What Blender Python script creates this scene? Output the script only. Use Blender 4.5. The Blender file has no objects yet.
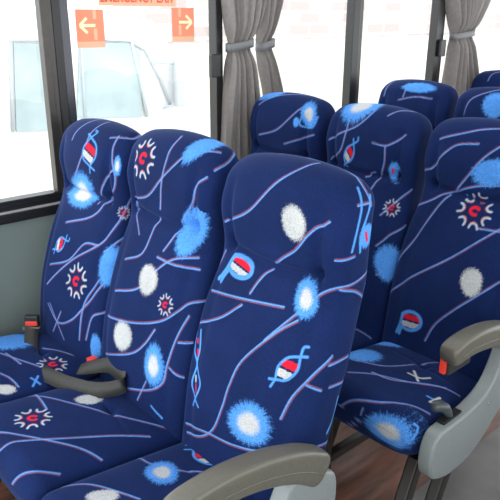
import bpy, bmesh, math, random
import numpy as np
from mathutils import Vector, Matrix
from mathutils.bvhtree import BVHTree
from mathutils.kdtree import KDTree

# print of each seat cover: strokes and motifs in local millimetres on the cloth
PAT = {
 'Cb': [
  ('L',[(-173,98,1082),(-67,82,1136),(-5,100,1206),(39,132,1246),(64,183,1262)]),
  ('L',[(13,197,1263),(97,211,1253),(179,186,1239),(209,191,1191)]),
  ('w',[(82,83,1144),(105,83,1111),(110,88,1159)]),
  ('L',[(-34,60,941),(-15,75,979),(29,92,1034),(92,85,1083),(133,91,1135),(172,103,1164)]),
  ('O',[(-94,80,990),(-48,79,991),(-95,94,1013),(-157,70,933)]),
  ('l',[(-186,63,900),(-62,53,923),(81,63,946)]),
  ('L',[(-203,35,807),(-112,29,857),(-48,48,910)]),
  ('bw',[(133,80,979),(142,66,937),(160,89,988)]),
  ('l',[(53,28,862),(119,64,942),(163,93,997),(192,111,1016),(205,162,1021),(198,208,1036)]),
  ('L',[(197,118,1011),(205,165,995),(198,197,966),(202,186,945)]),
  ('s',[(188,169,1231),(210,157,1180),(209,137,1099)]),
  ('s',[(201,195,1213),(210,181,1176),(210,162,1130),(210,164,1092)]),
  ('L',[(206,150,1198),(208,192,1198)]),
  ('b',[(210,184,1125),(209,188,1098),(202,207,1118)]),
  ('r',[(210,179,1133),(210,185,1115)]),
  ('L',[(190,105,1081),(209,148,1085)]),
  ('bw',[(194,209,994),(196,202,978),(198,205,999)]),
  ('L',[(129,61,931),(76,37,884),(3,3,796),(-18,-20,727),(-28,-35,668),(-54,-44,594),(-103,-46,545),(-178,-36,512)]),
  ('F',[(138,21,825),(165,46,866),(119,21,832)]),
  ('l',[(151,-10,713),(165,12,769),(195,36,822),(218,80,871)]),
  ('L',[(191,28,805),(219,48,795)]),
  ('L',[(219,70,850),(220,132,852)]),
  ('L',[(224,68,797),(217,125,791)]),
  ('bw',[(68,-34,667),(131,-22,694),(56,-24,714)]),
  ('l',[(-188,-32,534),(-82,-45,568),(18,-45,587),(115,-38,619),(185,-14,661),(218,81,649)]),
  ('s',[(-212,36,788),(-193,8,740),(-168,-4,711),(-176,-17,652),(-125,-37,618)]),
  ('s',[(-186,24,797),(-170,7,750),(-168,-4,711),(-128,-26,678),(-159,-28,603)]),
  ('r',[(-190,17,771),(-186,14,765)]),
  ('r',[(-178,7,747),(-174,4,738)]),
  ('v',[(-163,-13,683),(-158,-17,672)]),
  ('r',[(-153,-21,664),(-146,-27,649)]),
  ('s',[(222,104,758),(221,92,709),(224,70,677)]),
  ('L',[(-169,97,1008),(-194,97,961)]),
],
 'Bb': [
  ('B',[(-87,95,1186),(-23,97,1197)]),
  ('L',[(24,154,1258),(29,130,1245),(25,94,1188),(20,81,1133),(3,86,1056)]),
  ('L',[(-157,107,1054),(-54,84,1083),(31,85,1157),(92,107,1214),(139,135,1234),(182,164,1234)]),
  ('b',[(124,153,1248),(141,215,1243),(149,137,1233)]),
  ('L',[(198,130,1194),(202,174,1212),(173,218,1228)]),
  ('L',[(186,114,1179),(152,103,1147),(141,97,1102),(108,89,1051),(77,83,999),(43,63,947)]),
  ('b',[(136,98,1013),(165,100,1068),(179,102,1010)]),
  ('L',[(-17,98,1025),(-31,73,973),(-52,49,914),(-128,39,879)]),
  ('t',[(-159,111,1040),(-89,69,959)]),
  ('L',[(25,54,925),(102,55,924),(192,79,930)]),
  ('L',[(-145,7,777),(-25,13,822),(42,41,894),(96,60,936),(180,87,959)]),
  ('w',[(14,27,859),(40,15,827),(53,32,872)]),
  ('B',[(114,15,819),(144,24,827)]),
  ('L',[(-170,-10,689),(-5,-20,730),(118,0,776),(186,38,837),(222,85,850)]),
  ('w',[(-50,-33,674),(-27,-39,639),(-4,-29,695)]),
  ('L',[(-162,-31,566),(1,-40,638),(65,-29,690),(99,-12,745)]),
  ('bw',[(114,-34,645),(115,-41,584),(149,-24,657)]),
  ('L',[(199,34,811),(175,5,741),(160,-18,663),(151,-31,606),(97,-44,564),(-18,-50,518)]),
  ('L',[(186,4,734),(219,30,738)]),
  ('L',[(168,-17,656),(196,-14,646),(215,-1,640)]),
  ('t',[(87,-43,588),(44,-51,507)]),
  ('s',[(114,-47,520),(159,-42,500)]),
],
 'Ab': [
  ('L',[(-76,98,1175),(-48,139,1227),(-17,204,1238)]),
  ('L',[(-54,85,1051),(12,84,1137),(30,125,1219),(37,181,1240)]),
  ('F',[(52,90,1155),(40,115,1209),(92,93,1158)]),
  ('L',[(129,125,1207),(189,168,1207),(165,221,1206)]),
  ('L',[(152,144,1214),(165,108,1158),(187,100,1087),(138,112,1010),(75,70,950),(-74,47,898)]),
  ('bw',[(192,108,1131),(194,104,1101),(201,116,1132)]),
  ('bw',[(-19,95,997),(67,92,1022),(15,79,976)]),
  ('L',[(90,87,991),(138,96,1079),(184,100,1119)]),
  ('B',[(199,117,980),(205,139,977)]),
  ('L',[(207,145,1032),(195,103,958),(152,50,878),(30,7,799),(-111,-28,676)]),
  ('l',[(-113,-8,745),(6,4,792),(76,33,862),(146,46,874)]),
  ('F',[(-74,18,824),(-36,27,851),(-53,14,816)]),
  ('B',[(84,-11,744),(142,2,760)]),
  ('b',[(211,48,820),(210,74,878),(224,78,799)]),
  ('L',[(212,127,917),(200,66,881),(177,48,858)]),
  ('L',[(222,57,787),(205,25,766),(154,-14,687),(88,-40,616),(-12,-46,570),(-92,-40,612)]),
  ('L',[(186,18,773),(144,-20,685),(130,-42,556)]),
  ('t',[(-75,-40,618),(30,-50,518)]),
  ('t',[(12,-42,619),(-54,-49,520)]),
  ('b',[(204,-24,550),(201,-19,598),(218,-11,551)]),
  ('L',[(160,-32,564),(184,-16,648),(221,16,673)]),
],
 'Ac': [
  ('b',[(-120,-193,508),(-30,-153,507),(-45,-216,516)]),
  ('B',[(125,-138,499),(144,-92,490)]),
  ('L',[(4,-116,500),(50,-77,494),(141,-29,480),(184,-9,469)]),
  ('L',[(-21,-252,520),(60,-216,515),(120,-183,506)]),
  ('L',[(-11,-236,518),(85,-226,515)]),
  ('L',[(106,-302,521),(144,-287,515),(190,-280,502)]),
  ('s',[(168,-231,504),(198,-217,490)]),
  ('s',[(199,-240,493),(167,-208,501)]),
  ('w',[(184,-323,509),(197,-292,500),(200,-330,503)]),
],
 'Bc': [
  ('B',[(-42,-330,526),(-2,-294,524)]),
  ('L',[(-199,-360,507),(-203,-288,496),(-56,-207,514),(74,-127,502),(188,-29,470)]),
  ('L',[(-202,-257,493),(-64,-279,522)]),
  ('L',[(-35,-425,529),(77,-343,526),(148,-289,515),(202,-257,493)]),
  ('l',[(17,-448,510),(45,-393,530),(103,-288,520),(153,-174,500),(187,-101,480)]),
  ('w',[(-53,-155,507),(-39,-120,500),(-26,-169,510)]),
  ('L',[(110,-460,470),(156,-433,520),(199,-371,508)]),
],
 'Cc': [
  ('bw',[(-91,-178,509),(-72,-143,504),(-47,-204,514)]),
  ('F',[(-86,-41,486),(-150,-48,482),(-101,-16,481)]),
  ('L',[(-206,-244,489),(-207,-180,480),(-147,-177,502),(-75,-140,504),(-34,-91,497),(21,-64,492)]),
  ('L',[(-206,-389,506),(-162,-342,517),(-81,-302,523),(-31,-279,523)]),
  ('w',[(-93,-340,525),(-70,-311,524),(-114,-328,523)]),
],
 'Fb': [
  ('L',[(-149,109,1188),(-73,106,1216),(-9,119,1236),(44,130,1245)]),
  ('L',[(-201,118,1070),(-153,102,1098),(-111,86,1151),(-71,93,1182),(-1,96,1195)]),
  ('L',[(-62,98,1027),(-14,83,1096),(29,85,1157),(69,98,1196)]),
  ('b',[(63,82,1116),(-3,83,1091),(56,85,1156)]),
  ('L',[(-205,102,943),(-139,84,986),(-81,100,1020),(7,86,1060),(93,85,1080)]),
  ('l',[(-77,96,1014),(-108,74,970),(-143,47,890),(-169,36,835),(-213,26,754)]),
  ('B',[(25,77,986),(88,81,993)]),
  ('l',[(-217,2,640),(-136,-12,727),(-13,15,826),(70,45,904),(121,68,951)]),
  ('L',[(54,59,937),(124,65,943)]),
  ('w',[(86,-1,780),(75,14,821),(118,6,792)]),
  ('O',[(-96,-42,589),(-53,-43,605),(-98,-39,621),(-134,-44,529)]),
  ('L',[(-26,-48,542),(1,-43,611),(54,-32,678),(122,-8,750),(168,23,800)]),
  ('L',[(-204,128,1168),(-196,155,1218),(-148,191,1250),(-85,194,1259)]),
],
 'Fc': [
  ('b',[(-150,-234,508),(-76,-244,518),(-120,-287,519)]),
  ('b',[(-188,-28,470),(-109,-55,488),(-156,-84,486)]),
  ('L',[(-126,-295,518),(-26,-237,518),(40,-38,487)]),
  ('L',[(-79,-381,529),(-21,-326,526),(75,-272,520),(152,-191,503)]),
  ('L',[(-33,-320,526),(40,-305,525),(134,-208,508),(193,-177,488)]),
  ('L',[(-38,-460,460),(8,-453,501),(92,-431,526),(151,-378,523),(201,-349,505)]),
  ('bw',[(141,-460,464),(214,-445,477),(135,-448,508)]),
  ('v',[(37,-227,517),(77,-221,515),(93,-190,510)]),
  ('v',[(38,-197,513),(85,-243,517)]),
  ('s',[(150,-290,515),(182,-280,505),(205,-271,493)]),
  ('v',[(171,-306,511),(173,-257,505)]),
  ('L',[(-20,-437,389),(32,-458,446),(45,-456,493)]),
  ('s',[(213,-448,471),(214,-425,500),(202,-428,508)]),
],
 'Eb': [
  ('bw',[(-72,150,1253),(-151,146,1238),(-31,108,1222)]),
  ('L',[(-174,95,1119),(-109,87,1155),(-40,94,1189),(5,119,1236),(0,196,1263)]),
  ('L',[(-86,102,1205),(-87,85,1151),(-107,85,1091),(-166,104,1045)]),
  ('F',[(-62,84,1084),(-35,82,1136),(-43,84,1079)]),
  ('L',[(73,123,1236),(101,159,1253),(141,186,1252)]),
  ('L',[(43,82,1141),(100,83,1138),(136,96,1156),(166,109,1183)]),
  ('L',[(100,83,1135),(99,86,1077),(77,94,1013),(56,73,971)]),
  ('b',[(134,101,1052),(136,95,1085),(148,112,1052)]),
  ('r',[(132,96,1059),(130,102,1043)]),
  ('L',[(17,93,1009),(62,92,1036)]),
  ('B',[(161,69,927),(192,80,932)]),
  ('L',[(201,123,995),(174,84,957),(129,47,898)]),
  ('b',[(203,15,743),(188,27,804),(224,57,739)]),
  ('L',[(172,-8,693),(224,60,715)]),
  ('L',[(147,13,792),(218,82,874)]),
],
 'Db': [
  ('L',[(-145,113,1206),(-57,140,1250),(84,189,1259)]),
  ('L',[(-114,86,1085),(7,81,1127),(109,113,1220)]),
  ('bw',[(149,113,1201),(123,138,1240),(118,105,1203)]),
  ('b',[(102,89,1166),(106,85,1148),(116,92,1168)]),
  ('L',[(41,85,1069),(190,102,1125)]),
  ('b',[(-113,158,1251),(-45,168,1261),(-88,134,1243)]),
  ('s',[(122,101,1192),(124,90,1157),(178,102,1155),(189,122,1193)]),
],
 'Gb': [
  ('b',[(36,119,1236),(126,130,1233),(48,104,1214)]),
  ('L',[(-162,107,1175),(-155,140,1233),(-137,180,1252)]),
  ('L',[(-59,87,1166),(35,94,1189),(128,101,1188)]),
  ('L',[(-34,92,1183),(-26,129,1244)]),
],
 'Hb': [
  ('b',[(3,96,1194),(-42,87,1168),(-7,127,1243)]),
  ('L',[(-204,118,1144),(-200,142,1205),(-156,185,1249)]),
  ('L',[(-139,96,1138),(-114,107,1208),(-5,147,1255)]),
],
 'Ib': [
  ('L',[(-203,137,1193),(-186,163,1231)]),
  ('L',[(-86,101,1201),(-76,129,1240),(-42,145,1253)]),
],
}
random.seed(4)
rng = np.random.default_rng(7)
COL = bpy.context.scene.collection

# ------------------------------------------------------------------ materials
def new_mat(name):
    m = bpy.data.materials.new(name); m.use_nodes = True
    nt = m.node_tree
    return m, nt, nt.nodes['Principled BSDF']

def simple(name, col, rough=.6, metal=0., noise=0., nscale=40., bump=0., spec=.5):
    m, nt, b = new_mat(name)
    b.inputs['Roughness'].default_value = rough
    b.inputs['Metallic'].default_value = metal
    b.inputs['Specular IOR Level'].default_value = spec
    tc = nt.nodes.new('ShaderNodeTexCoord')
    nz = nt.nodes.new('ShaderNodeTexNoise'); nz.inputs['Scale'].default_value = nscale
    nz.inputs['Detail'].default_value = 4
    nt.links.new(tc.outputs['Object'], nz.inputs['Vector'])
    r = nt.nodes.new('ShaderNodeValToRGB')
    lo = [max(0, c*(1-noise)) for c in col]; hi = [min(1, c*(1+noise)) for c in col]
    r.color_ramp.elements[0].position = .3; r.color_ramp.elements[0].color = (*lo, 1)
    r.color_ramp.elements[1].position = .7; r.color_ramp.elements[1].color = (*hi, 1)
    nt.links.new(nz.outputs['Fac'], r.inputs['Fac'])
    nt.links.new(r.outputs['Color'], b.inputs['Base Color'])
    if bump:
        bp = nt.nodes.new('ShaderNodeBump'); bp.inputs['Strength'].default_value = bump
        bp.inputs['Distance'].default_value = .002
        nt.links.new(nz.outputs['Fac'], bp.inputs['Height']); nt.links.new(bp.outputs['Normal'], b.inputs['Normal'])
    return m

def fabric_material():
    m, nt, b = new_mat('patterned_velour')
    at = nt.nodes.new('ShaderNodeAttribute'); at.attribute_name = 'Col'
    tc = nt.nodes.new('ShaderNodeTexCoord')
    nz = nt.nodes.new('ShaderNodeTexNoise'); nz.inputs['Scale'].default_value = 420; nz.inputs['Detail'].default_value = 2
    nt.links.new(tc.outputs['Object'], nz.inputs['Vector'])
    n2 = nt.nodes.new('ShaderNodeTexNoise'); n2.inputs['Scale'].default_value = 9; n2.inputs['Detail'].default_value = 3
    nt.links.new(tc.outputs['Object'], n2.inputs['Vector'])
    mr = nt.nodes.new('ShaderNodeMapRange'); mr.inputs['To Min'].default_value = .72; mr.inputs['To Max'].default_value = 1.28
    mr.inputs['From Min'].default_value = .3; mr.inputs['From Max'].default_value = .7
    nt.links.new(nz.outputs['Fac'], mr.inputs['Value'])
    mr2 = nt.nodes.new('ShaderNodeMapRange'); mr2.inputs['To Min'].default_value = .88; mr2.inputs['To Max'].default_value = 1.12
    mr2.inputs['From Min'].default_value = .3; mr2.inputs['From Max'].default_value = .7
    nt.links.new(n2.outputs['Fac'], mr2.inputs['Value'])
    mu = nt.nodes.new('ShaderNodeMath'); mu.operation = 'MULTIPLY'
    nt.links.new(mr.outputs[0], mu.inputs[0]); nt.links.new(mr2.outputs[0], mu.inputs[1])
    vm = nt.nodes.new('ShaderNodeVectorMath'); vm.operation = 'SCALE'
    nt.links.new(at.outputs['Color'], vm.inputs[0]); nt.links.new(mu.outputs[0], vm.inputs['Scale'])
    nt.links.new(vm.outputs[0], b.inputs['Base Color'])
    b.inputs['Roughness'].default_value = .85
    b.inputs['Specular IOR Level'].default_value = .10
    b.inputs['Sheen Weight'].default_value = .15
    b.inputs['Sheen Roughness'].default_value = .35
    b.inputs['Sheen Tint'].default_value = (.35, .5, 1, 1)
    bp = nt.nodes.new('ShaderNodeBump'); bp.inputs['Strength'].default_value = .15; bp.inputs['Distance'].default_value = .001
    nt.links.new(nz.outputs['Fac'], bp.inputs['Height']); nt.links.new(bp.outputs['Normal'], b.inputs['Normal'])
    return m

def glass_material():
    m = bpy.data.materials.new('window_glass'); m.use_nodes = True
    nt = m.node_tree; nt.nodes.clear()
    o = nt.nodes.new('ShaderNodeOutputMaterial')
    t = nt.nodes.new('ShaderNodeBsdfTransparent'); t.inputs['Color'].default_value = (.97, .985, .98, 1)
    g = nt.nodes.new('ShaderNodeBsdfGlossy'); g.inputs['Roughness'].default_value = .02
    lw = nt.nodes.new('ShaderNodeLayerWeight'); lw.inputs['Blend'].default_value = .5
    pw = nt.nodes.new('ShaderNodeMath'); pw.operation = 'POWER'; pw.inputs[1].default_value = 5
    nt.links.new(lw.outputs['Facing'], pw.inputs[0])
    fr = nt.nodes.new('ShaderNodeMath'); fr.operation = 'MULTIPLY_ADD'; fr.inputs[1].default_value = .5; fr.inputs[2].default_value = .03
    nt.links.new(pw.outputs[0], fr.inputs[0])
    mx = nt.nodes.new('ShaderNodeMixShader')
    nt.links.new(fr.outputs[0], mx.inputs[0]); nt.links.new(t.outputs[0], mx.inputs[1]); nt.links.new(g.outputs[0], mx.inputs[2])
    nt.links.new(mx.outputs[0], o.inputs['Surface'])
    return m

def floor_material():
    m, nt, b = new_mat('wood_look_vinyl')
    tc = nt.nodes.new('ShaderNodeTexCoord')
    mp = nt.nodes.new('ShaderNodeMapping'); mp.inputs['Scale'].default_value = (14, 2.2, 1)
    nt.links.new(tc.outputs['Object'], mp.inputs['Vector'])
    nz = nt.nodes.new('ShaderNodeTexNoise'); nz.inputs['Scale'].default_value = 2; nz.inputs['Detail'].default_value = 8
    nt.links.new(mp.outputs[0], nz.inputs['Vector'])
    r = nt.nodes.new('ShaderNodeValToRGB')
    r.color_ramp.elements[0].position = .3; r.color_ramp.elements[0].color = (.055, .024, .016, 1)
    r.color_ramp.elements[1].position = .75; r.color_ramp.elements[1].color = (.23, .10, .068, 1)
    nt.links.new(nz.outputs['Fac'], r.inputs['Fac']); nt.links.new(r.outputs[0], b.inputs['Base Color'])
    b.inputs['Roughness'].default_value = .38
    return m

def brick_material():
    m, nt, b = new_mat('pale_brick')
    tc = nt.nodes.new('ShaderNodeTexCoord')
    mp = nt.nodes.new('ShaderNodeMapping'); mp.inputs['Rotation'].default_value = (math.pi/2, 0, math.pi/2)
    br = nt.nodes.new('ShaderNodeTexBrick')
    br.inputs['Color1'].default_value = (.35, .285, .275, 1); br.inputs['Color2'].default_value = (.43, .39, .375, 1)
    br.inputs['Mortar'].default_value = (.48, .46, .45, 1)
    br.inputs['Scale'].default_value = 1.; br.inputs['Brick Width'].default_value = .7; br.inputs['Row Height'].default_value = .26
    br.inputs['Mortar Size'].default_value = .03
    sx = nt.nodes.new('ShaderNodeSeparateXYZ'); cx = nt.nodes.new('ShaderNodeCombineXYZ')
    nt.links.new(tc.outputs['Object'], sx.inputs[0])
    nt.links.new(sx.outputs['Y'], cx.inputs['X']); nt.links.new(sx.outputs['Z'], cx.inputs['Y'])
    nt.links.new(cx.outputs[0], br.inputs['Vector'])
    nt.links.new(br.outputs['Color'], b.inputs['Base Color']); b.inputs['Roughness'].default_value = .9
    return m

def curtain_material():
    m = simple('grey_curtain_cloth', (.235, .212, .20), .75, noise=.10, nscale=60)
    nt = m.node_tree; b = nt.nodes['Principled BSDF']
    b.inputs['Sheen Weight'].default_value = .3
    o = nt.nodes['Material Output']
    tr = nt.nodes.new('ShaderNodeBsdfTranslucent'); tr.inputs['Color'].default_value = (.3, .27, .255, 1)
    mx = nt.nodes.new('ShaderNodeMixShader'); mx.inputs[0].default_value = .10
    nt.links.new(b.outputs[0], mx.inputs[1]); nt.links.new(tr.outputs[0], mx.inputs[2]); nt.links.new(mx.outputs[0], o.inputs['Surface'])
    return m

M = dict(
    fabric=fabric_material(), glass=glass_material(), floor=floor_material(), brick=brick_material(),
    aisle=simple('grey_aisle_vinyl', (.115, .108, .105), .3, noise=.25, nscale=6),
    wall=simple('grey_green_panel', (.15, .185, .175), .55, noise=.04, nscale=8),
    rubber=simple('black_rubber', (.008, .008, .009), .45),
    blackmetal=simple('black_metal', (.014, .013, .014), .35, metal=.2),
    alu=simple('dull_window_metal', (.055, .05, .046), .35, metal=.5, noise=.1),
    alulight=simple('bright_trim_metal', (.42, .41, .4), .4, metal=.3),
    navyreflection=simple('navy_reflection_frame', (.018, .018, .03), .15, noise=.3, nscale=5),  # dark navy reflection at the pane edge, put into the base colour
    armpad=simple('taupe_arm_plastic', (.110, .103, .082), .36, noise=.06, nscale=120, bump=.2),
    panel=simple('grey_panel_plastic', (.20, .22, .22), .38, noise=.04, nscale=90, bump=.15),
    knob=simple('dark_grey_knob', (.05, .06, .065), .35),
    strap=simple('grey_belt_webbing', (.033,.033,.030), .6, noise=.15, nscale=150, bump=.3),
    buckle=simple('black_buckle', (.02, .02, .02), .35),
    red=simple('red_button', (.75, .05, .03), .35),
    tongue=simple('belt_tongue_metal', (.22, .2, .18), .35, metal=.7),
    leg=simple('seat_leg_metal', (.03, .027, .024), .32, metal=.4),
    curtain=curtain_material(),
    tie=simple('curtain_tie_band', (.17, .17, .175), .6),
    roof=simple('grey_ceiling', (.45, .45, .44), .7),
    ground=simple('pale_ground', (.55, .53, .47), .9, noise=.08, nscale=1),
    white=simple('white_truck_paint', (.6, .6, .6), .4),
    tgrey=simple('faint_grey_trim', (.40, .43, .45), .5),
    tglass=simple('pale_windscreen', (.33, .40, .41), .5, noise=.2, nscale=2.5),
    orange=simple('orange_sticker', (.85, .26, .14), .5),
    orangepale=simple('pale_orange_sticker', (.8, .45, .28), .5),
    cream=simple('cream_ink', (.95, .82, .5), .5),
    redink=simple('red_ink', (.75, .10, .05), .5),
)

# ------------------------------------------------------------------ helpers
def mesh_obj(name, bm, mat, parent=None, smooth=True):
    me = bpy.data.meshes.new(name); bm.to_mesh(me); bm.free()
    o = bpy.data.objects.new(name, me); COL.objects.link(o)
    me.materials.append(mat)
    if smooth:
        for p in me.polygons: p.use_smooth = True
    if parent: o.parent = parent
    return o

def tag(o, label=None, cat=None, group=None, kind=None):
    if label: o['label'] = label
    if cat: o['category'] = cat
    if group: o['group'] = group
    if kind: o['kind'] = kind
    return o

def empty(name, loc, rz=0):
    o = bpy.data.objects.new(name, None); COL.objects.link(o); o.location = loc; o.rotation_euler = (0, 0, rz)
    o.empty_display_size = .1
    return o

def box(bm, a, b, bev=0., seg=2):
    r = bmesh.ops.create_cube(bm, size=1)
    vs = r['verts']
    for v in vs:
        v.co = Vector([a[i] + (b[i]-a[i])*(v.co[i]+.5) for i in range(3)])
    if bev:
        es = list({e for v in vs for e in v.link_edges})
        bmesh.ops.bevel(bm, geom=es, offset=bev, segments=seg, profile=.7, affect='EDGES')

def boxobj(name, a, b, mat, parent=None, bev=0.):
    bm = bmesh.new(); box(bm, a, b, bev)
    return mesh_obj(name, bm, mat, parent, smooth=False)

def prism(bm, pts, axis, a, b, bev=0., seg=3):
    """closed outline pts (2D) extruded along axis between a and b"""
    def mk(p, t):
        c = [0, 0, 0]; k = [i for i in range(3) if i != axis]
        c[k[0]] = p[0]; c[k[1]] = p[1]; c[axis] = t; return Vector(c)
    v0 = [bm.verts.new(mk(p, a)) for p in pts]; v1 = [bm.verts.new(mk(p, b)) for p in pts]
    n = len(pts)
    f0 = bm.faces.new(v0); f1 = bm.faces.new(v1[::-1])
    for i in range(n):
        bm.faces.new((v0[i], v1[i], v1[(i+1) % n], v0[(i+1) % n]))
    bmesh.ops.recalc_face_normals(bm, faces=bm.faces)
    if bev:
        es = list(set(f0.edges) | set(f1.edges))
        bmesh.ops.bevel(bm, geom=es, offset=bev, segments=seg, profile=.5, affect='EDGES')

def tube(bm, pts, rad, n=10, cap=True):
    pts = [Vector(p) for p in pts]; rings = []
    for i, p in enumerate(pts):
        d = (pts[min(i+1, len(pts)-1)] - pts[max(i-1, 0)]).normalized()
        up = Vector((0, 0, 1)) if abs(d.z) < .95 else Vector((1, 0, 0))
        s = d.cross(up).normalized(); t = s.cross(d)
        r = rad[i] if isinstance(rad, (list, tuple)) else rad
        rings.append([bm.verts.new(p + (s*math.cos(a)+t*math.sin(a))*r) for a in [2*math.pi*k/n for k in range(n)]])
    for a, b in zip(rings, rings[1:]):
        for k in range(n): bm.faces.new((a[k], a[(k+1) % n], b[(k+1) % n], b[k]))
    if cap: bm.faces.new(rings[0][::-1]); bm.faces.new(rings[-1])

def cr(pts, n=8):
    """Catmull-Rom through pts (numpy, any dim)"""
    P = np.array(pts, float)
    if len(P) < 3:
        t = np.linspace(0, 1, n*2)[:, None]; return P[0]*(1-t)+P[-1]*t
    Q = np.vstack([2*P[0]-P[1], P, 2*P[-1]-P[-2]]); out = []
    for i in range(1, len(Q)-2):
        t = np.linspace(0, 1, n, endpoint=False)[:, None]
        a, b, c, d = Q[i-1], Q[i], Q[i+1], Q[i+2]
        out.append(.5*((2*b)+(-a+c)*t+(2*a-5*b+4*c-d)*t**2+(-a+3*b-3*c+d)*t**3))
    out.append(P[-1:]); return np.vstack(out)

# ------------------------------------------------------------------ upholstery
def ring_angles(W, D, n, h, hback):
    th = np.linspace(-math.pi, math.pi, 6000)
    x = W*np.sign(np.sin(th))*np.abs(np.sin(th))**(2/n)
    d = -D*np.sign(np.cos(th))*np.abs(np.cos(th))**(2/n)
    s = np.concatenate([[0], np.cumsum(np.hypot(np.diff(x), np.diff(d)))])
    out = [0.]; pos = 0.
    while pos < s[-1]:
        i = np.searchsorted(s, pos); i = min(i, 5999)
        step = h if d[i] < D*.6 else hback
        pos += step; out.append(pos)
    out = np.array(out[:-1]); 
    return np.interp(out, s, th)

def smooth(a, b, x):
    t = np.clip((x-a)/(b-a), 0, 1); return t*t*(3-2*t)

def loft(W, D, n, t0, t1, h, Rx, Rt, shape, hback=.02, bottom=True):
    """superellipse sleeve from t0 to t1 closed with a rounded end; shape() maps (x,d,t)->xyz"""
    th = ring_angles(W(t1*.5+t0*.5), D(t1*.5+t0*.5), n, h, hback)
    sx = np.sign(np.sin(th))*np.abs(np.sin(th))**(2/n); sd = -np.sign(np.cos(th))*np.abs(np.cos(th))**(2/n)
    rows = []
    ts = np.linspace(t0, t1, max(4, int((t1-t0)/h)))
    for t in ts: rows.append((t, W(t), D(t)))
    for ph in np.linspace(0, math.pi/2, max(6, int(1.4*max(Rt, D(t1))/h)))[1:]:
        rows.append((t1+Rt*math.sin(ph), W(t1)-Rx*(1-math.cos(ph)), max(D(t1)*math.cos(ph), .0004)))
    V = []
    for t, w, d in rows:
        V.append(np.stack([w*sx, d*sd, np.full_like(sx, t)], 1))
    V = np.array(V); nr, nc = V.shape[:2]
    X, Dd, T = V[..., 0], V[..., 1], V[..., 2]
    P = shape(X, Dd, T)
    P = np.array(P).reshape(3, -1).T
    i, j = np.meshgrid(np.arange(nr-1), np.arange(nc), indexing='ij')
    j2 = (j+1) % nc
    F = np.stack([i*nc+j, i*nc+j2, (i+1)*nc+j2, (i+1)*nc+j], -1).reshape(-1, 4)
    return P.astype(np.float32), F, nc

def np_mesh(name, P, F, cap=None):
    me = bpy.data.meshes.new(name)
    nl = F.size + (len(cap) if cap is not None else 0); nf = len(F) + (1 if cap is not None else 0)
    me.vertices.add(len(P)); me.vertices.foreach_set('co', P.ravel())
    me.loops.add(nl)
    li = F.ravel()
    if cap is not None: li = np.concatenate([li, cap])
    me.loops.foreach_set('vertex_index', li.astype(np.int32))
    me.polygons.add(nf)
    me.polygons.foreach_set('loop_start', np.concatenate([np.arange(len(F))*4, [F.size]] if cap is not None else [np.arange(len(F))*4]).astype(np.int32))
    me.update(calc_edges=True); me.validate()
    me.polygons.foreach_set('use_smooth', np.ones(len(me.polygons), bool))
    return me

def back_shape(X, D, T):
    z = T
    y = .214*(z-.47) + D + .012 - .018*np.exp(-((T-.66)/.2)**2) + (np.interp(T, DZ, DV)-.058)
    front = smooth(.3, -.8, D/.055)                       # 1 on the sitting face
    y = y + .015*np.exp(-((z-1.0)/.085)**2)              # neck recess (whole pad)
    y = y - .014*front*np.exp(-((z-1.13)/.06)**2)         # head pad
    y = y - .014*front*np.exp(-((z-.70)/.15)**2)*(1-(X/.24)**2)  # lumbar
    ax = np.abs(X)
    zc = 1.018 + .6*X*X
    y = y + .016*front*np.exp(-((z-zc)/.014)**2)*smooth(.165, .10, ax)
    y = y + .013*front*np.exp(-((ax-.150)/.016)**2)*smooth(.99, 1.04, z)*smooth(1.22, 1.12, z)
    y = y + .022*front*np.exp(-((ax-.150)/.014)**2-((z-1.032)/.016)**2)
    y = y + .006*front*np.exp(-((ax-.165)/.02)**2)*smooth(.45, .55, z)*smooth(1.0, .9, z)
    z2 = z + .024*smooth(1.0, 1.2, z)*(1-(X/.2)**2)
    wn = 1-.028*np.exp(-((z-1.0)/.07)**2)
    return X*wn, y, z2

DZ, DV = [.4, .8, 1.0, 1.1, 1.2, 1.4], [.062, .074, .080, .072, .066, .066]
def back_W(t): return .2245 - .014*float(smooth(.80, 1.0, np.array(t)))
def back_D(t): return float(np.interp(t, DZ, DV))

def cush_shape(X, D, T):
    # T runs from rear (0) to front (.44); D is thickness, negative = sitting face (up)
    up = smooth(.3, -.8, D/.055)
    z = .409 + .056*T/.45 - D*1.05
    z = z + .010*up*np.cos(X/.225*math.pi/2)*np.sin(np.clip(T/.42, 0, 1)*math.pi)
    z = z - .014*up*np.exp(-(((X-.03)/.018)**2+((T-.13)/.018)**2))
    z = z - .006*up*np.exp(-(((X-.03)/.09)**2+((T-.13-.15*X)/.007)**2))
    z = z - .02*smooth(.30, .50, T)*smooth(.0, .055, D)
    return X, -T, z

NAVY = np.array([.0055, .0155, .074]); BLUE = np.array([.075, .27, .70]); PINK = np.array([.30, .095, .11])
LINE = np.array([.13, .31, .74]); WHITE = np.array([.45, .46, .46]); RED = np.array([.62, .012, .03]); PALE = np.array([.34, .5, .8])

def seg_dist(P, A, B):
    d = B-A; L = (d*d).sum(1)+1e-12; best = np.full(len(P), 9.)
    for a, dd, l in zip(A, d, L):
        t = np.clip(((P-a)@dd)/l, 0, 1)
        q = ((P-a-t[:, None]*dd)**2).sum(1)
        best = np.minimum(best, q)
    return np.sqrt(best)

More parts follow.
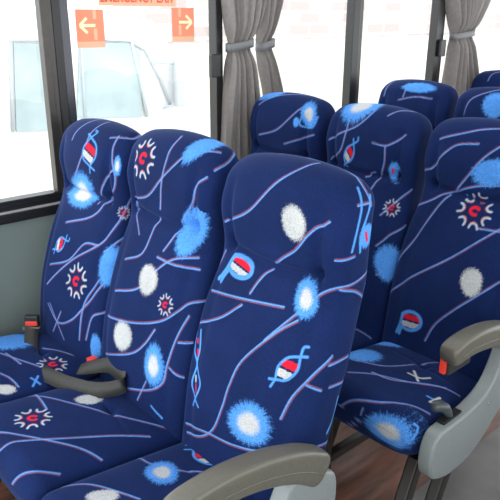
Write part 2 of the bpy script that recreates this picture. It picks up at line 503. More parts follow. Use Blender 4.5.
class Painter:
    def __init__(s, P, F, h):
        s.P = P.astype(np.float64); s.h = h
        s.C = np.tile(NAVY, (len(P), 1))
        sub = F
        s.bvh = BVHTree.FromPolygons([tuple(p) for p in P.tolist()], sub.tolist())
    def snap(s, pts):
        out = []; N = []
        for p in pts:
            co, n, i, d = s.bvh.find_nearest(Vector(p))
            out.append(co[:]); N.append(n[:])
        return np.array(out), np.array(N)
    def near(s, pts, r):
        lo, hi = pts.min(0)-r, pts.max(0)+r
        return np.where(np.all((s.P > lo) & (s.P < hi), 1))[0]
    def stroke(s, pts, w, col, n=7, snap=True, straight=False):
        q = np.array(pts, float) if straight else cr(pts, n)
        if snap: q, _ = s.snap(q)
        idx = s.near(q, w+.006)
        if not len(idx): return
        # process in chunks of segments for locality
        d = np.full(len(idx), 9.)
        Pi = s.P[idx]
        for k in range(0, len(q)-1, 6):
            qq = q[k:k+7]; lo, hi = qq.min(0)-w-.005, qq.max(0)+w+.005
            m = np.where(np.all((Pi > lo) & (Pi < hi), 1))[0]
            if len(m): d[m] = np.minimum(d[m], seg_dist(Pi[m], qq[:-1], qq[1:]))
        aa = max(.0008, s.h*.55)
        a = np.clip((w-d)/aa*.5+.5, 0, 1)[:, None]
        s.C[idx] = s.C[idx]*(1-a)+np.array(col)*a
    def line(s, pts, side=1, w=.0018):
        """woven double line: light blue with a thin pink companion"""
        q, N = s.snap(cr(pts, 9))
        t = np.gradient(q, axis=0); t /= np.linalg.norm(t, axis=1)[:, None]+1e-9
        b = np.cross(N, t)*side
        s.stroke(q+b*w*2.3, w*.5, PINK, straight=True)
        s.stroke(q, w, LINE, straight=True)
    def frame(s, c, xdir):
        c, n = s.snap([c]); c = c[0]; n = n[0]
        x = np.array(xdir, float); x -= n*(x@n); x /= np.linalg.norm(x); y = np.cross(n, x)
        return c, x, y, n
    def blob(s, c, a, b, kind):
        """c centre, a and b points on the long and short half axes; kind 'b' blue, 'w' white, 'bw' blue with white heart"""
        c0, _ = s.snap([c]); c0 = c0[0]
        A = np.array(a)-c0; ra = np.linalg.norm(A); c_, x, y, n = s.frame(c0, A); rb = np.linalg.norm(np.array(b)-c0)
        R = max(ra, rb)*1.35
        idx = s.near(np.array([c0]), R); d = s.P[idx]-c0
        nn = np.abs(d@n) < R*.8
        idx = idx[nn]; d = d[nn]
        u, v = d@x, d@y
        r = np.hypot(u/ra, v/rb); th = np.arctan2(v, u)
        am = .35 if kind == 'w' else 1.
        fuzz = am*(.035*np.sin(th*19+1)+.03*np.sin(th*37+2)+.035*np.sin(th*61+r*6))+.03*np.sin(th*3+1)+rng.uniform(-.10, .10, len(idx))
        soft = .12
        al = np.clip((1-(r+fuzz))/soft*.5+.5, 0, 1)[:, None]
        col = WHITE if kind == 'w' else BLUE
        colv = col*(1+(.06 if kind == 'w' else .12)*rng.uniform(-1, 1, (len(idx), 1)))
        s.C[idx] = s.C[idx]*(1-al)+colv*al
        if kind == 'bw':
            al = np.clip((.52-(r+fuzz*.6))/soft*.5+.5, 0, 1)[:, None]
            s.C[idx] = s.C[idx]*(1-al)+WHITE*1.1*al
    def local(s, c, x, y, pts):
        return [c+x*p[0]+y*p[1] for p in pts]
    def burst(s, c, a):
        """ring of little white and pink arcs round a red squiggle; a = point on the rim"""
        A = np.array(a)-np.array(c); R = np.linalg.norm(A)*.88; c, x, y, n = s.frame(c, A)
        for k in range(7):
            t = k*math.pi/3.5+.3; e = np.array([math.cos(t), math.sin(t)]); f = np.array([-e[1], e[0]])
            p = [e*R*(.98+.06*(k%2))+f*R*.26, e*R*.80+f*R*.17, e*R*.70, e*R*.76-f*R*.17, e*R*.94-f*R*.26]
            s.stroke(s.local(c, x, y, [q+e*R*.05 for q in p]), R*.045, BLUE, 5)
            s.stroke(s.local(c, x, y, p), max(R*.058, s.h*.35), WHITE, 5)
            s.stroke(s.local(c, x, y, [q-e*R*.07 for q in p[1:4]]), max(R*.03, s.h*.25), RED*.6+.12, 5)
        t = np.linspace(.6, 5.0, 9)
        s.stroke(s.local(c, x, y, [(.27*R*math.cos(v), .27*R*math.sin(v)*(.8)) for v in t]), R*.095, RED, 5)
    def fish(s, c, a, b, tails='both'):
        """ribbon loop with striped heart; a = tip on the long axis, b = point on the short axis"""
        A = np.array(a)-np.array(c); L = np.linalg.norm(A); rb = np.linalg.norm(np.array(b)-np.array(c))
        c, x, y, n = s.frame(c, A)
        sgn = 1 if (np.array(b)-c)@y > 0 else -1
        y = y*sgn
        idx = s.near(np.array([c]), L); d = s.P[idx]-c; u, v = d@x, d@y
        ok = np.abs(d@n) < .03
        lens = (np.abs(v) < rb*.9*(1-(u/(L*.75))**2)) & ok & (np.abs(u) < L*.75)
        k = (u+.55*v)/L
        for lo, hi, cc in ((-.5, -.1, WHITE), (-.1, .02, NAVY), (.02, .42, RED)):
            mk = lens & (k > lo) & (k < hi); s.C[idx[mk]] = cc
        w = max(L*.055, .0022)
        up = [(-1.15*L, -.1*rb), (-.75*L, .15*rb), (-.3*L, .95*rb), (.3*L, .9*rb), (.75*L, .1*rb), (1.05*L, -.55*rb)]
        dn = [(-1.0*L, .7*rb), (-.7*L, -.05*rb), (-.3*L, -.9*rb), (.3*L, -.9*rb), (.75*L, -.1*rb), (1.15*L, .5*rb), (1.35*L, .2*rb)]
        s.stroke(s.local(c, x, y, up), w, BLUE, 8); s.stroke(s.local(c, x, y, dn), w, BLUE, 8)
    def loop(s, c, a, b, d):
        """round badge loop with white and red bars and a two-pronged foot towards d"""
        c0 = np.array(c); A = np.array(a)-c0; ra = np.linalg.norm(A); rb = np.linalg.norm(np.array(b)-c0)
        c, x, y, n = s.frame(c, A); y = y*(1 if (np.array(b)-c)@y > 0 else -1)
        idx = s.near(np.array([c]), ra*1.2); dd = s.P[idx]-c; u, v = dd@x, dd@y
        e = (u/ra)**2+(v/rb)**2 < .8
        for lo, hi, cc in ((-.75, -.12, WHITE), (-.12, .1, NAVY), (.1, .7, RED)):
            vt = v/rb + .35*u/ra
            mk = e & (vt > lo) & (vt < hi); s.C[idx[mk]] = cc
        w = ra*.13
        t = np.linspace(-math.pi*.80, math.pi*.72, 12)
        ringp = [(ra*math.cos(q), rb*math.sin(q)) for q in t]
        s.stroke(s.local(c, x, y, ringp), w, BLUE, 5)
        D = np.array(d)-c; du, dv = D@x, D@y
        st = np.array(ringp[0]); en = np.array(ringp[-1])
        s.stroke(s.local(c, x, y, [st, (st+np.array([du, dv]))*.5+np.array([0, rb*.1]), (du, dv)]), w, BLUE, 5)
        s.stroke(s.local(c, x, y, [en, (en+np.array([du, dv]))*.55, (du-ra*.3, dv+rb*.15)]), w, BLUE, 5)

def paint(pt, items):
    for it in sorted(items, key=lambda q: q[0] not in 'LltFO'):
        k, a = it[0], [np.array(p, float)/1000 for p in it[1]]
        if k in 'Ll': pt.line(a, 1 if k == 'L' else -1)
        elif k == 't': pt.line(a, 1, w=.0016)
        elif k == 's': pt.stroke(a, .0032, BLUE)
        elif k in ('b', 'w', 'bw'): pt.blob(a[0], a[1], a[2], k)
        elif k == 'B': pt.burst(a[0], a[1])
        elif k == 'F': pt.fish(a[0], a[1], a[2])
        elif k == 'O': pt.loop(a[0], a[1], a[2], a[3])
        elif k == 'r': pt.stroke(a, .004, RED)
        elif k == 'v': pt.stroke(a, .004, WHITE)

def auto_items(kind, seed, front_only=False):
    """generic print for the seats whose cloth is mostly out of sight"""
    R = random.Random(seed); it = []
    if kind == 'back':
        def P(x, z): return (x*1000, (.205*(z-.47)-.06)*1000, z*1000)
        z0, z1 = .5, 1.24
    else:
        def P(x, t): return (x*1000, -t*1000, 490)
        z0, z1 = .03, .48
    H = z1-z0
    for k in range(7 if kind == 'back' else 5):
        a = z0+H*R.random(); s = R.choice((-1, 1))*R.uniform(.1, .3)
        x0 = R.uniform(-.22, -.05) if R.random() < .7 else -.22; x1 = .22
        pts = [P(x0+(x1-x0)*q, a+s*q+.05*math.sin(q*4+k)) for q in (0, .25, .5, .75, 1)]
        it.append((R.choice('Ll'), pts))
    for k in range(3 if kind == 'back' else 2):
        x, z = R.uniform(-.16, .16), z0+H*R.random(); r = R.uniform(.025, .045)
        it.append((R.choice(('b', 'w', 'bw')), [P(x, z), P(x+r*.3, z+r*1.2), P(x+r*.8, z)]))
    x, z = R.uniform(-.14, .14), z0+H*R.random(); it.append(('B', [P(x, z), P(x+.04, z)]))
    x, z = R.uniform(-.14, .14), z0+H*R.random(); it.append(('F', [P(x, z), P(x+.03, z+.03), P(x-.012, z+.012)]))
    return it

GEO = {}
def upholstery(kind, h, items, name, squash=0.):
    key = (kind, h)
    if key not in GEO:
        if kind == 'back':
            GEO[key] = loft(back_W, back_D, 3.6, .445, 1.184, h, .056, .056, back_shape)
        else:
            GEO[key] = loft(lambda t: .2235, lambda t: .067, 3.6, .005, .410, h, .03, .05, cush_shape)
    P, F, nc = GEO[key]
    P = P.copy(); P[:, 2] -= squash*np.maximum(P[:, 2]-.6, 0)
    me = np_mesh(name, P, F, np.arange(nc)[::-1].copy())
    pt = Painter(P, F, h)
    paint(pt, items)
    at = me.color_attributes.new('Col', 'FLOAT_COLOR', 'POINT')
    at.data.foreach_set('color', np.hstack([np.clip(pt.C, 0, 1), np.ones((len(P), 1))]).astype(np.float32).ravel())
    me.materials.append(M['fabric'])
    return me

W_ = .45; PITCH = .892
FINE = globals().get('FINE', 1.)
seats = {}
def make_seat(r, c, key, label, hb, hc, legs=True):
    root = empty('bus_seat', (c*W_+W_/2, r*PITCH, 0))
    tag(root, label, 'bus seat', 'patterned blue bus seats in rows of three')
    seats[key] = root
    b = bpy.data.objects.new('backrest', upholstery('back', hb, PAT.get(key+'b') or auto_items('back', hash_(key)), 'backrest', .035 if key == 'A' else 0.)); COL.objects.link(b); b.parent = root
    cu = bpy.data.objects.new('seat_cushion', upholstery('cush', hc, PAT.get(key+'c') or auto_items('cush', hash_(key)+5), 'seat_cushion')); COL.objects.link(cu); cu.parent = root
    # pan under the cushion and rear upright
    bm = bmesh.new()
    box(bm, (-.200, -.33, .335), (.205, .05, .362), .008)
    box(bm, (-.20, .03, .34), (-.17, .075, .60), .006); box(bm, (.17, .03, .34), (.20, .075, .60), .006)
    mesh_obj('seat_frame', bm, M['leg'], root, False)
    bm = bmesh.new()
    box(bm, (-.222, -.36, .08), (-.19, .08, .112), .005)
    for yy in (-.33, .03): box(bm, (-.22, yy, 0), (-.192, yy+.03, .34), .004)
    mesh_obj('foot_rail', bm, M['leg'], root, False)
    if legs:
        for y0, y1 in ((-.34, -.47), (-.12, -.26)):
            bm = bmesh.new()
            prism(bm, [(y0-.022, .34), (y0+.022, .34), (y1+.022, 0), (y1-.022, 0)], 0, .15, .19, .006)
            mesh_obj('leg', bm, M['leg'], root, False)
    return root
def hash_(k): return sum(ord(ch)*(i+3) for i, ch in enumerate(k))

#SEATS
LAB = {
 'A': 'nearest-row window bus seat against the grey wall panel, its headrest overlapping the window pillar',
 'B': 'middle bus seat of the nearest row, white oval spots low on its navy backrest',
 'C': 'nearest and largest bus seat, beside the aisle, blue-ringed white spot low on its backrest',
 'D': 'window seat just right of the tied grey curtain, only its navy headrest showing',
 'E': 'second-row middle bus seat with a pale blue patch on top of its headrest',
 'F': 'second-row aisle bus seat at the right edge, with raised taupe armrest and red belt button',
 'G': 'third-row window bus seat in front of the farther curtain, blue smudge on top',
 'H': 'third-row bus seat cut off by the right edge, bright blue patch on its headrest',
 'I': 'farthest bus seat, a dark navy top beside the farther curtain',
}
make_seat(0, 0, 'A', LAB['A'], .0028*FINE, .0028*FINE)
make_seat(0, 1, 'B', LAB['B'], .0024*FINE, .0024*FINE)
make_seat(0, 2, 'C', LAB['C'], .0020*FINE, .0022*FINE)
make_seat(1, 0, 'D', LAB['D'], .0036*FINE, .006*FINE)
make_seat(1, 1, 'E', LAB['E'], .0030*FINE, .0045*FINE)
make_seat(1, 2, 'F', LAB['F'], .0028*FINE, .0028*FINE)
make_seat(2, 0, 'G', LAB['G'], .0042*FINE, .008*FINE)
make_seat(2, 1, 'H', LAB['H'], .0042*FINE, .008*FINE)
make_seat(3, 0, 'I', LAB['I'], .005*FINE, .010*FINE)

# ------------------------------------------------------------------ armrests (local to the aisle seats)
def make_armrest(root):
    ox = .225
    arm = bpy.data.objects.new('armrest', None)
    # shell panel, outline in local (y,z)
    out = [(-.10, .655), (-.115, .62), (-.145, .570), (-.195, .535), (-.28, .515), (-.37, .510), (-.415, .505), (-.44, .47), (-.447, .42), (-.435, .375),
           (-.40, .350), (-.33, .335), (-.24, .345), (-.16, .385), (-.09, .44), (-.02, .475), (.03, .49), (.048, .52), (.052, .57), (.044, .61), (.02, .628), (-.04, .655)]
    out = [tuple(p) for p in cr(out+[out[0]], 3)[:-1]]
    bm = bmesh.new(); prism(bm, out, 0, ox+.008, ox+.055, .010, 4)
    sh = mesh_obj('side_panel', bm, M['panel'], root)
    # pad: swept rounded bar
    bm = bmesh.new()
    path = cr([(-.388, .730), (-.34, .739), (-.26, .738), (-.17, .722), (-.08, .690), (-.02, .655), (.012, .632)], 6)
    hh = np.interp(np.linspace(0, 1, len(path)), [0, .5, 1], [.029, .034, .045]); rings = []
    t = np.gradient(path, axis=0); t /= np.linalg.norm(t, axis=1)[:, None]
    n = len(path)
    for i in range(n):
        nrm = np.array([-t[i][1], t[i][0]]); ring = []
        e = 1.
        if i < 3: e = (.80, .93, .98)[i]
        if i > n-7: e = math.sqrt(max(.03, 1-((i-(n-7))/6.3)**2))
        for k in range(28):
            a = 2*math.pi*k/28; ca, sa = math.cos(a), math.sin(a)
            px = .029*math.copysign(abs(ca)**.38, ca)*(.5+.5*e); pz = hh[i]*math.copysign(abs(sa)**.45, sa)*e
            q = path[i]+nrm*pz; ring.append(bm.verts.new((ox+.033+px, q[0], q[1])))
        rings.append(ring)
    for a, b in zip(rings, rings[1:]):
        for k in range(28): bm.faces.new((a[k], a[(k+1) % 28], b[(k+1) % 28], b[k]))
    bm.faces.new(rings[0][::-1]); bm.faces.new(rings[-1])
    bmesh.ops.recalc_face_normals(bm, faces=bm.faces)
    bpy.data.objects.remove(arm)
    pad = mesh_obj('armrest', bm, M['armpad'], root)
    # seam bead on the outer side of the pad
    bm = bmesh.new()
    tube(bm, [(ox+.0615, p[0], p[1]-.006) for p in path[3:-5]], .0018, 6)
    mesh_obj('seam', bm, M['armpad'], pad)
    # bolts on the shell
    bm = bmesh.new()
    bmesh.ops.create_cone(bm, cap_ends=True, segments=14, radius1=.006, radius2=.005, depth=.004, matrix=Matrix.Translation((ox+.056, -.165, .50)) @ Matrix.Rotation(math.pi/2, 4, 'Y'))
    mesh_obj('screw', bm, M['panel'], sh, False)
    # recline lever in its dark slot
    bm = bmesh.new(); box(bm, (ox+.014, -.375, .485), (ox+.038, -.285, .5195), .004)
    sl = mesh_obj('lever_slot', bm, M['rubber'], root, False)
    bm = bmesh.new()
    tube(bm, [(ox+.026, -.33, .505), (ox+.024, -.338, .530), (ox+.018, -.346, .545), (ox+.008, -.355, .550), (ox-.004, -.364, .546), (ox-.010, -.368, .541)], [.011, .013, .016, .018, .017, .010], 14)
    mesh_obj('recline_lever', bm, M['knob'], root)
    # belt buckle hanging under the arm pad
    bm = bmesh.new(); box(bm, (ox-.000, -.362, .655), (ox+.024, -.25, .712), .005)
    bk = mesh_obj('buckle', bm, M['buckle'], root, False)
    bm = bmesh.new(); box(bm, (ox+.000, -.372, .660), (ox+.017, -.361, .712), .003)
    mesh_obj('release_button', bm, M['red'], bk, False)
    return pad
for k in 'CF': make_armrest(seats[k])

# ------------------------------------------------------------------ lap belt on the window seat
def ribbon(bm, pts, wdir, w, th=.0016):
    """flat strap along 3D pts; wdir[i] across vector"""
    P = cr(pts, 7); Wd = cr(wdir, 7); n = len(P)
    T = np.gradient(P, axis=0); rows = []
    for i in range(n):
        a = Wd[i]/np.linalg.norm(Wd[i]); t = T[i]/np.linalg.norm(T[i]); a = a-t*(a@t); a /= np.linalg.norm(a)
        nn = np.cross(t, a)
        rows.append([bm.verts.new(P[i]+a*w/2*sx+nn*th/2*sn) for sx, sn in ((-1, -1), (1, -1), (1, 1), (-1, 1))])
    for a, b in zip(rows, rows[1:]):
        for k in range(4): bm.faces.new((a[k], a[(k+1) % 4], b[(k+1) % 4], b[k]))
    bm.faces.new(rows[0][::-1]); bm.faces.new(rows[-1])
    bmesh.ops.recalc_face_normals(bm, faces=bm.faces)


A = seats['A']; off = np.array([W_/2, 0, 0])
def LP(*p): return [tuple(np.array(q)-off) for q in p]
bm = bmesh.new()
ribbon(bm, LP((.085, -.088, .528), (.115, -.105, .512), (.19, -.14, .504), (.27, -.175, .500), (.335, -.185, .500), (.40, -.185, .503), (.50, -.165, .508), (.60, -.130, .518), (.655, -.085, .530), (.665, -.062, .545), (.63, -.050, .553), (.56, -.048, .552), (.50, -.072, .530), (.455, -.10, .512)),
       [(.6, 1, 0), (.6, 1, 0), (.5, 1, .0), (.4, 1, .02), (.35, .9, .15), (.1, .75, .5), (-.1, .7, .7), (-.2, .5, .9), (-.3, .2, 1), (-.1, .3, 1), (.1, .4, .9), (.2, .5, .8), (.2, .7, .7), (.2, .9, .4)], .047)
belt = mesh_obj('lap_belt', bm, M['strap']); belt.location = A.location
tag(belt, 'grey webbing lap belt looped across the window and middle seat cushions of the nearest row', 'seat belt')
def turned(name, a, b, mat, parent, bev):
    bm = bmesh.new(); box(bm, a, b, bev)
    bmesh.ops.rotate(bm, verts=bm.verts, cent=(0, 0, 0), matrix=Matrix.Rotation(math.radians(48), 3, 'Z'))
    bmesh.ops.translate(bm, verts=bm.verts, vec=(.082-.225, -.085, 0))
    return mesh_obj(name, bm, mat, parent, False)
bk = turned('buckle', (-.025, -.010, .518), (.025, .012, .560), M['buckle'], belt, .006)
turned('release_button', (-.021, -.0135, .524), (.021, -.008, .541), M['red'], bk, .003)
turned('belt_tongue', (-.031, -.020, .507), (.031, -.006, .521), M['tongue'], belt, .003)
bm = bmesh.new(); box(bm, (.436-.675, -.060, .47), (.462-.675, -.035, .520), .005)
bk = mesh_obj('buckle', bm, M['buckle'], seats['B'], False)
bm = bmesh.new(); box(bm, (.437-.675, -.063, .508), (.463-.675, -.033, .532), .004)
mesh_obj('release_button', bm, M['red'], bk, False)
# ------------------------------------------------------------------ room shell
XW = -.078
def struct(o): o['kind'] = 'structure'; return o
Y0, Y1 = -1.9, 4.6
PIL = [(.135, .24), (.895, .935), (1.775, 1.86), (2.515, 2.60)]
struct(boxobj('floor', (XW-.05, Y0, -.05), (1.17, Y1, 0), M['floor']))
struct(boxobj('trim_1', (1.17, Y0, -.05), (2.85, Y1, .004), M['aisle'])).name = 'floor_aisle'
struct(boxobj('wall_left', (XW-.05, Y0, 0), (XW, Y1, .862), M['wall']))
struct(boxobj('ceiling', (XW-.05, Y0, 2.0), (2.85, Y1, 2.05), M['roof']))
struct(boxobj('wall_left_upper', (XW-.05, Y0, 1.82), (XW, Y1, 2.0), M['roof'])).name = 'wall_left_header'
# right side of the bus (behind the camera): low wall, posts, header
struct(boxobj('wall_right', (2.80, Y0, 0), (2.85, Y1, .862), M['wall']))
struct(boxobj('wall_right_header', (2.80, Y0, 1.82), (2.85, Y1, 2.0), M['roof']))
# sill: lower rail, trim line, rubber
bm = bmesh.new()
box(bm, (XW-.045, Y0, .862), (XW+.012, Y1, .898), .006)
struct(mesh_obj('trim_1', bm, M['rubber'], None, False))
bm = bmesh.new()
box(bm, (XW-.02, Y0, .8975), (XW+.010, Y1, .9065), .003)
struct(mesh_obj('trim_2', bm, M['alulight'], None, False))
bm = bmesh.new()
box(bm, (XW-.045, Y0, .906), (XW+.004, Y1, .943), .004)
box(bm, (XW-.0, Y0, .922), (XW+.007, PIL[0][0]+.03, .9255), .001)
struct(mesh_obj('trim_3', bm, M['rubber'], None, False))

# windows: 1 is the sliding pane with bright sash, others follow the pillars
def window(n, y0, y1, sash):
    fr = bpy.data.objects.new('window_%d' % n, None)
    bm = bmesh.new(); bm.faces.new([bm.verts.new(p) for p in ((XW-.028, y0, .94), (XW-.028, y1, .94), (XW-.028, y1, 1.83), (XW-.028, y0, 1.83))])
    g = struct(mesh_obj('window_%d' % n, bm, M['glass'], None, False))
    bpy.data.objects.remove(fr)
    return g
edges = [Y0, .135, .935, 1.86, 2.60, 3.5, Y1]
w1 = window(1, Y0, .14, True)
w2 = window(2, .235, .90, False)
w3 = window(3, .93, 1.78, False)
w4 = window(4, 1.855, 2.52, False)
w5 = window(5, 2.595, Y1, False)
# sash of the first pane: grey metal upright with rounded lower corner
bm = bmesh.new()
box(bm, (XW-.034, .133, .935), (XW+.004, .158, 1.83), .003)
box(bm, (XW-.02, .158, .935), (XW+.002, .176, 1.83), .003)
s = mesh_obj('sash', bm, M['alu'], w1, False)
bm = bmesh.new(); box(bm, (XW-.03, .118, .935), (XW+.003, .160, .946), .004); box(bm, (XW-.01, .150, .925), (XW+.009, .157, .955), .002)
mesh_obj('sash_corner', bm, M['alu'], w1, False)
# pillars
def pillar(name, y0, y1, mat, x0=-.045, x1=.006):
    bm = bmesh.new(); box(bm, (XW+x0, y0, .94), (XW+x1, y1, 1.83), .004)
    return struct(mesh_obj(name, bm, mat, None, False))
p = pillar('trim_4', .176, .207, M['blackmetal'], -.045, .004)
p = pillar('trim_5', .207, .240, M['navyreflection'], -.045, -.002)
p = pillar('trim_6', .897, .933, M['blackmetal'])
p = pillar('trim_7', 1.778, 1.830, M['blackmetal'])
p = pillar('trim_8', 1.830, 1.858, M['alu'], -.045, .001)
p = pillar('trim_9', 2.515, 2.575, M['blackmetal'])
p = pillar('trim_10', 2.575, 2.598, M['rubber'], -.045, .001)
# sash latches
def latch(y, z, lab):
    bm = bmesh.new(); box(bm, (XW+.006, y-.046, z-.047), (XW+.030, y+.006, z+.047), .006, 3)
    o = mesh_obj('window_latch', bm, M['blackmetal'], None, False)
    tag(o, lab, 'latch')
    bm = bmesh.new(); box(bm, (XW+.007, y+.004, z-.012), (XW+.018, y+.014, z+.012), .003)
    mesh_obj('catch', bm, M['knob'], o, False)
latch(.90, 1.365, 'small dark grey window latch on the black post left of the nearer curtain')
latch(2.585, 1.385, 'small grey window latch on the post left of the farther curtain')

# ------------------------------------------------------------------ curtains
def curtain(yc, prof, label, folds, x=XW+.038, amp=.034, seed=0, grp='grey pleated curtains tied at the window posts'):
    """prof: list of (z, y_left, y_right)"""
    root = empty('curtain', (x, yc, .95)); tag(root, label, 'curtain')
    R = random.Random(seed); ph = [R.uniform(0, 6.28) for _ in range(4)]
    zs = np.array([p[0] for p in prof])[::-1]; yl = np.array([p[1] for p in prof])[::-1]; yr = np.array([p[2] for p in prof])[::-1]
    nz, nu = 110, 220; bm = bmesh.new(); rows = []
    tie = [p for p in prof if len(p) > 3][0][0]
    Z = np.linspace(zs[0], zs[-1], nz)
    sm = lambda a: np.interp(Z, zs, a)
    k = np.ones(9)/9
    def sms(a):
        v = sm(a); vp = np.pad(v, 4, mode='edge'); return np.convolve(vp, k, 'valid')
    L, Rr = sms(yl), sms(yr)
    for i, z in enumerate(Z):
        w = Rr[i]-L[i]; near = math.exp(-((z-tie)/.05)**2)
        a = amp*(1-.55*near); row = []
        for j in range(nu+1):
            u = j/nu; uu = u+.012*math.sin(9*z+ph[0]+u*5)
            f = math.cos(2*math.pi*folds*uu+ph[1])+.35*math.cos(2*math.pi*folds*1.9*uu+ph[2]+z*3)
            f = math.copysign(abs(f)**.8, f)
            xx = a*f+.010*math.sin(2*math.pi*1.3*u+ph[3]) - .010*near
            row.append(bm.verts.new((xx, L[i]+w*(uu*.97+.015)+.3*a*math.sin(2*math.pi*folds*uu+ph[1]+1)-yc, z-.95)))
        rows.append(row)
    for a, b in zip(rows, rows[1:]):
        for j in range(nu): bm.faces.new((a[j], a[j+1], b[j+1], b[j]))
    o = mesh_obj('curtain_cloth', bm, M['curtain'], root)
    bm = bmesh.new(); i = int(np.argmin(abs(Z-tie))); l, r = L[i]-.008-yc, Rr[i]+.006-yc
    ring = []
    pts = []
    for q in range(36):
        t = 2*math.pi*q/36; c_, s_ = math.cos(t), math.sin(t)
        pts.append(((.027*math.copysign(abs(c_)**.6, c_)), (l+r)/2+(r-l)/2*math.copysign(abs(s_)**.7, s_)))
    hw = .017
    for rr in (1.0, 1.12):
        for zz in (-hw, hw):
            ring.append([bm.verts.new((p[0]*rr, (l+r)/2+(p[1]-(l+r)/2)*(1+(rr-1)*.4), tie-.95+zz+.02*(p[1]-(l+r)/2)/(r-l))) for p in pts])
    a0, a1, b0, b1 = ring
    for q in range(36):
        w = (q+1) % 36
        bm.faces.new((b0[q], b0[w], b1[w], b1[q])); bm.faces.new((a0[q], a1[q], a1[w], a0[w]))
        bm.faces.new((a1[q], b1[q], b1[w], a1[w])); bm.faces.new((a0[q], a0[w], b0[w], b0[q]))
    mesh_obj('tie_band', bm, M['tie'], root)
    return root
curtain(1.0, [(1.80, .90, 1.13), (1.62, .905, 1.118), (1.52, .925, 1.085), (1.445, .945, 1.055, 'tie'), (1.36, .93, 1.075), (1.20, .91, 1.105), (1.03, .895, 1.125), (.955, .89, 1.13)],
        'grey pleated curtain tied beside the black post, wider and nearer of a pair', 6, seed=1)
curtain(1.20, [(1.80, 1.14, 1.27), (1.62, 1.13, 1.235), (1.52, 1.12, 1.195), (1.443, 1.11, 1.18, 'tie'), (1.36, 1.12, 1.205), (1.24, 1.145, 1.245), (1.03, 1.155, 1.29), (.955, 1.16, 1.30)],
        'narrow grey curtain bundle tucked behind the nearer curtain, right of its tie', 4, x=XW+.038, seed=5, amp=.026)
curtain(2.75, [(1.80, 2.50, 3.05), (1.65, 2.56, 2.98), (1.54, 2.61, 2.89), (1.457, 2.645, 2.835, 'tie'), (1.38, 2.64, 2.85), (1.20, 2.62, 2.93), (1.05, 2.61, 2.97), (.955, 2.60, 2.99)],
        'grey pleated curtain tied in the middle, farther one at the top right', 8, seed=9)
# curtain rail
bm = bmesh.new(); box(bm, (XW+.03, Y0, 1.80), (XW+.075, Y1, 1.822), .004)
struct(mesh_obj('trim_11', bm, M['alulight'], None, False))

# ------------------------------------------------------------------ stickers on the glass of window 2
XG = XW-.0272
def flat_poly(bm, pts, x):
    vs = [bm.verts.new((x, p[0], p[1])) for p in pts]; bm.faces.new(vs)
def sticker(y0, y1, z0, z1, arrow, lab):
    root = boxobj('exit_sticker', (XG-.0006, y0, z0), (XG, y1, z1), M['orange'])
    tag(root, lab, 'sticker')
    w, h = y1-y0, z1-z0
    bm = bmesh.new()
    flat_poly(bm, [(y0, z0), (y1, z0), (y1, z0+h*.16), (y0, z0+h*.16)], XG+.0006)
    ybar = y0+w*(.66 if arrow < 0 else .34)
    mesh_obj('pale_strip', bm, M['orangepale'], root, False)
    for a, b in ((.2, .50), (.74, .98)):
        bm = bmesh.new(); flat_poly(bm, [(ybar-w*.05, z0+h*a), (ybar+w*.07, z0+h*a), (ybar+w*.07, z0+h*b), (ybar-w*.05, z0+h*b)], XG+.0007)
        mesh_obj('door_jamb_mark', bm, M['orangepale'], root, False)
    bm = bmesh.new(); cy, cz = y0+w*(.40 if arrow < 0 else .6), z0+h*.58; s_ = arrow
    t = .0055
    def bar(p, q):
        p, q = Vector(p), Vector(q); d = (q-p).normalized(); nn = Vector((-d.y, d.x))*t
        flat_poly(bm, [tuple(p+nn), tuple(q+nn), tuple(q-nn), tuple(p-nn)], XG+.001+.0002*len(bm.faces))
    bar((cy-s_*.032, cz), (cy+s_*.030, cz)); bar((cy+s_*.032, cz), (cy+s_*.002, cz+.026)); bar((cy+s_*.032, cz), (cy+s_*.002, cz-.026))
    mesh_obj('arrow', bm, M['cream'], root, False)
sticker(.278, .392, 1.452, 1.586, -1, 'orange exit sticker with a left-pointing arrow on the window glass')
sticker(.698, .808, 1.463, 1.593, 1, 'orange exit sticker with a right-pointing arrow on the window glass')
banner = boxobj('exit_banner', (XG-.0006, .375, 1.598), (XG, .72, 1.665), M['orangepale'])
tag(banner, 'pale orange strip sticker lettered EMERGENCY EXIT along the top of the window', 'sticker')
cu = bpy.data.curves.new('lettering', 'FONT'); cu.body = 'EMERGENCY EXIT'; cu.size = .052; cu.align_x = 'CENTER'; cu.extrude = .0002; cu.offset = .0012
tx = bpy.data.objects.new('lettering', cu); COL.objects.link(tx)
tx.matrix_world = Matrix(((0, 0, 1, XG+.001), (1, 0, 0, .5475), (0, 1, 0, 1.612), (0, 0, 0, 1)))
bpy.context.view_layer.update()
me = bpy.data.meshes.new_from_object(tx.evaluated_get(bpy.context.evaluated_depsgraph_get())); me.transform(tx.matrix_world)
xs = [v.co.y for v in me.vertices]; sc_ = .33/(max(xs)-min(xs)); cyy = (max(xs)+min(xs))/2
for v in me.vertices: v.co.y = .5475+(v.co.y-cyy)*sc_
bpy.data.objects.remove(tx)
lt = bpy.data.objects.new('lettering', me); COL.objects.link(lt); me.materials.clear(); me.materials.append(M['redink']); lt.parent = banner

# ------------------------------------------------------------------ outside
g = struct(boxobj('ground', (-60, -30, -1.05), (XW-1.0, 60, -1.0), M['ground']))
b = boxobj('brick_building', (-9.6, 6, -1.0), (-9.0, 30, 6), M['brick'])
tag(b, 'pale washed-out brick building seen through the windows at the upper right', 'building')

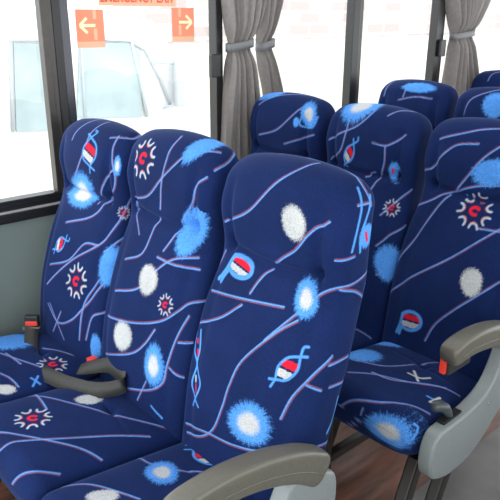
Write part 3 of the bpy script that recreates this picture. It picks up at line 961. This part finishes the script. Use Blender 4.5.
def truck():
    X = -3.0
    root = empty('parked_truck', (X-1, 2.0, -1.0)); tag(root, 'washed-out white truck cab parked beyond the window with the orange stickers', 'truck')
    def T(*p): return (p[0]-(X-1), p[1]-2.0, p[2]+1.0)
    bm = bmesh.new()
    prism(bm, [(.9-2, .5), (2.9-2, .5), (3.3-2, 1.3), (3.25-2, 1.62), (2.55-2, 2.5), (.9-2, 2.6)], 0, -.9, .98, .05)
    body = mesh_obj('cab', bm, M['white'], root)
    # side glass
    bm = bmesh.new()
    prism(bm, [(1.72-2, 1.72), (2.36-2, 1.66), (2.38-2, 2.25), (2.25-2, 2.32), (1.80-2, 2.31)], 0, .985, 1.0, .0)
    mesh_obj('side_window', bm, M['tglass'], root, False)
    bm = bmesh.new()
    prism(bm, [(1.18-2, 1.66), (1.46-2, 1.64), (1.50-2, 2.32), (1.24-2, 2.34)], 0, .985, 1.0, .0)
    mesh_obj('side_window', bm, M['tglass'], root, False)
    bm = bmesh.new()
    tube(bm, [(1.0, 1.79-2, 1.7), (1.0, 1.81-2, 2.33), (1.0, 2.0-2, 2.35), (1.0, 2.28-2, 2.33), (1.0, 2.43-2, 2.25), (1.0, 2.58-2, 2.0), (1.0, 2.68-2, 1.75)], .013, 8)
    tube(bm, [(1.0, 2.29-2, 2.33), (1.0, 2.36-2, 2.0), (1.0, 2.42-2, 1.66)], .016, 8)
    tube(bm, [(1.0, 1.15-2, 1.66), (1.0, 1.2-2, 2.36), (1.0, 1.5-2, 2.35)], .012, 8)
    mesh_obj('door_frame', bm, M['tgrey'], root)
    bm = bmesh.new(); box(bm, (1.02, 2.70-2, 1.73), (1.09, 2.80-2, 2.16), .03, 4)
    tube(bm, [(1.0, 2.6-2, 1.72), (1.05, 2.74-2, 1.76)], .012, 6); tube(bm, [(1.0, 2.5-2, 2.14), (1.05, 2.74-2, 2.12)], .012, 6)
    mesh_obj('wing_mirror', bm, M['tgrey'], root)
    for y in (1.35-2, 2.75-2):
        bm = bmesh.new(); bmesh.ops.create_cone(bm, cap_ends=True, segments=28, radius1=.46, radius2=.46, depth=.28, matrix=Matrix.Translation((.86, y, .46)) @ Matrix.Rotation(math.pi/2, 4, 'Y'))
        mesh_obj('wheel', bm, M['tgrey'], root, False)
truck()

boxobj('plinth', (-9.0, 6, -1.0), (-8.9, 30, .95), M['ground'], b)

# ------------------------------------------------------------------ camera, light
cam = bpy.data.cameras.new('camera'); co = bpy.data.objects.new('camera', cam); COL.objects.link(co)
yaw, pit, rol = math.radians(48.37), math.radians(20.155), math.radians(.334)
f = Vector((-math.sin(yaw)*math.cos(pit), math.cos(yaw)*math.cos(pit), -math.sin(pit)))
r = f.cross(Vector((0, 0, 1))).normalized(); u = r.cross(f)
r2 = r*math.cos(rol)+u*math.sin(rol); u2 = -r*math.sin(rol)+u*math.cos(rol)
mm = Matrix.Identity(4)
for i in range(3): mm[i][0], mm[i][1], mm[i][2] = r2[i], u2[i], -f[i]
mm.translation = Vector((2.172, -.901, 1.585)); co.matrix_world = mm
cam.sensor_width = 36; cam.lens = 36*653/500; cam.clip_start = .02
bpy.context.scene.camera = co

w = bpy.data.worlds.new('sky'); bpy.context.scene.world = w; w.use_nodes = True
bg = w.node_tree.nodes['Background']; bg.inputs['Color'].default_value = (.93, .97, 1, 1); bg.inputs['Strength'].default_value = 3.6
def area(name, loc, target, sx, sy, power, col=(1, 1, 1)):
    l = bpy.data.lights.new(name, 'AREA'); l.shape = 'RECTANGLE'; l.size = sx; l.size_y = sy; l.energy = power; l.color = col
    o = bpy.data.objects.new(name, l); COL.objects.link(o); o.location = loc
    o.rotation_euler = (Vector(target)-Vector(loc)).to_track_quat('-Z', 'Y').to_euler(); return o
area('daylight_right_windows', (2.78, .3, 1.36), (.5, .6, .8), 4.5, .8, 4, (1, .99, .97))
area('daylight_front', (1.3, -1.85, 1.4), (.9, 1, .8), 2.0, 1.1, 2.5, (1, 1, 1))
area('overhead_fill', (.75, .9, 1.97), (.75, .9, 0), 1.6, 4.5, 22, (.95, .98, 1))  # added fill light from above to brighten cushions and seat tops, no real fitting
sc = bpy.context.scene
sc.view_settings.view_transform = 'Standard'; sc.view_settings.look = 'None'; sc.view_settings.exposure = 0
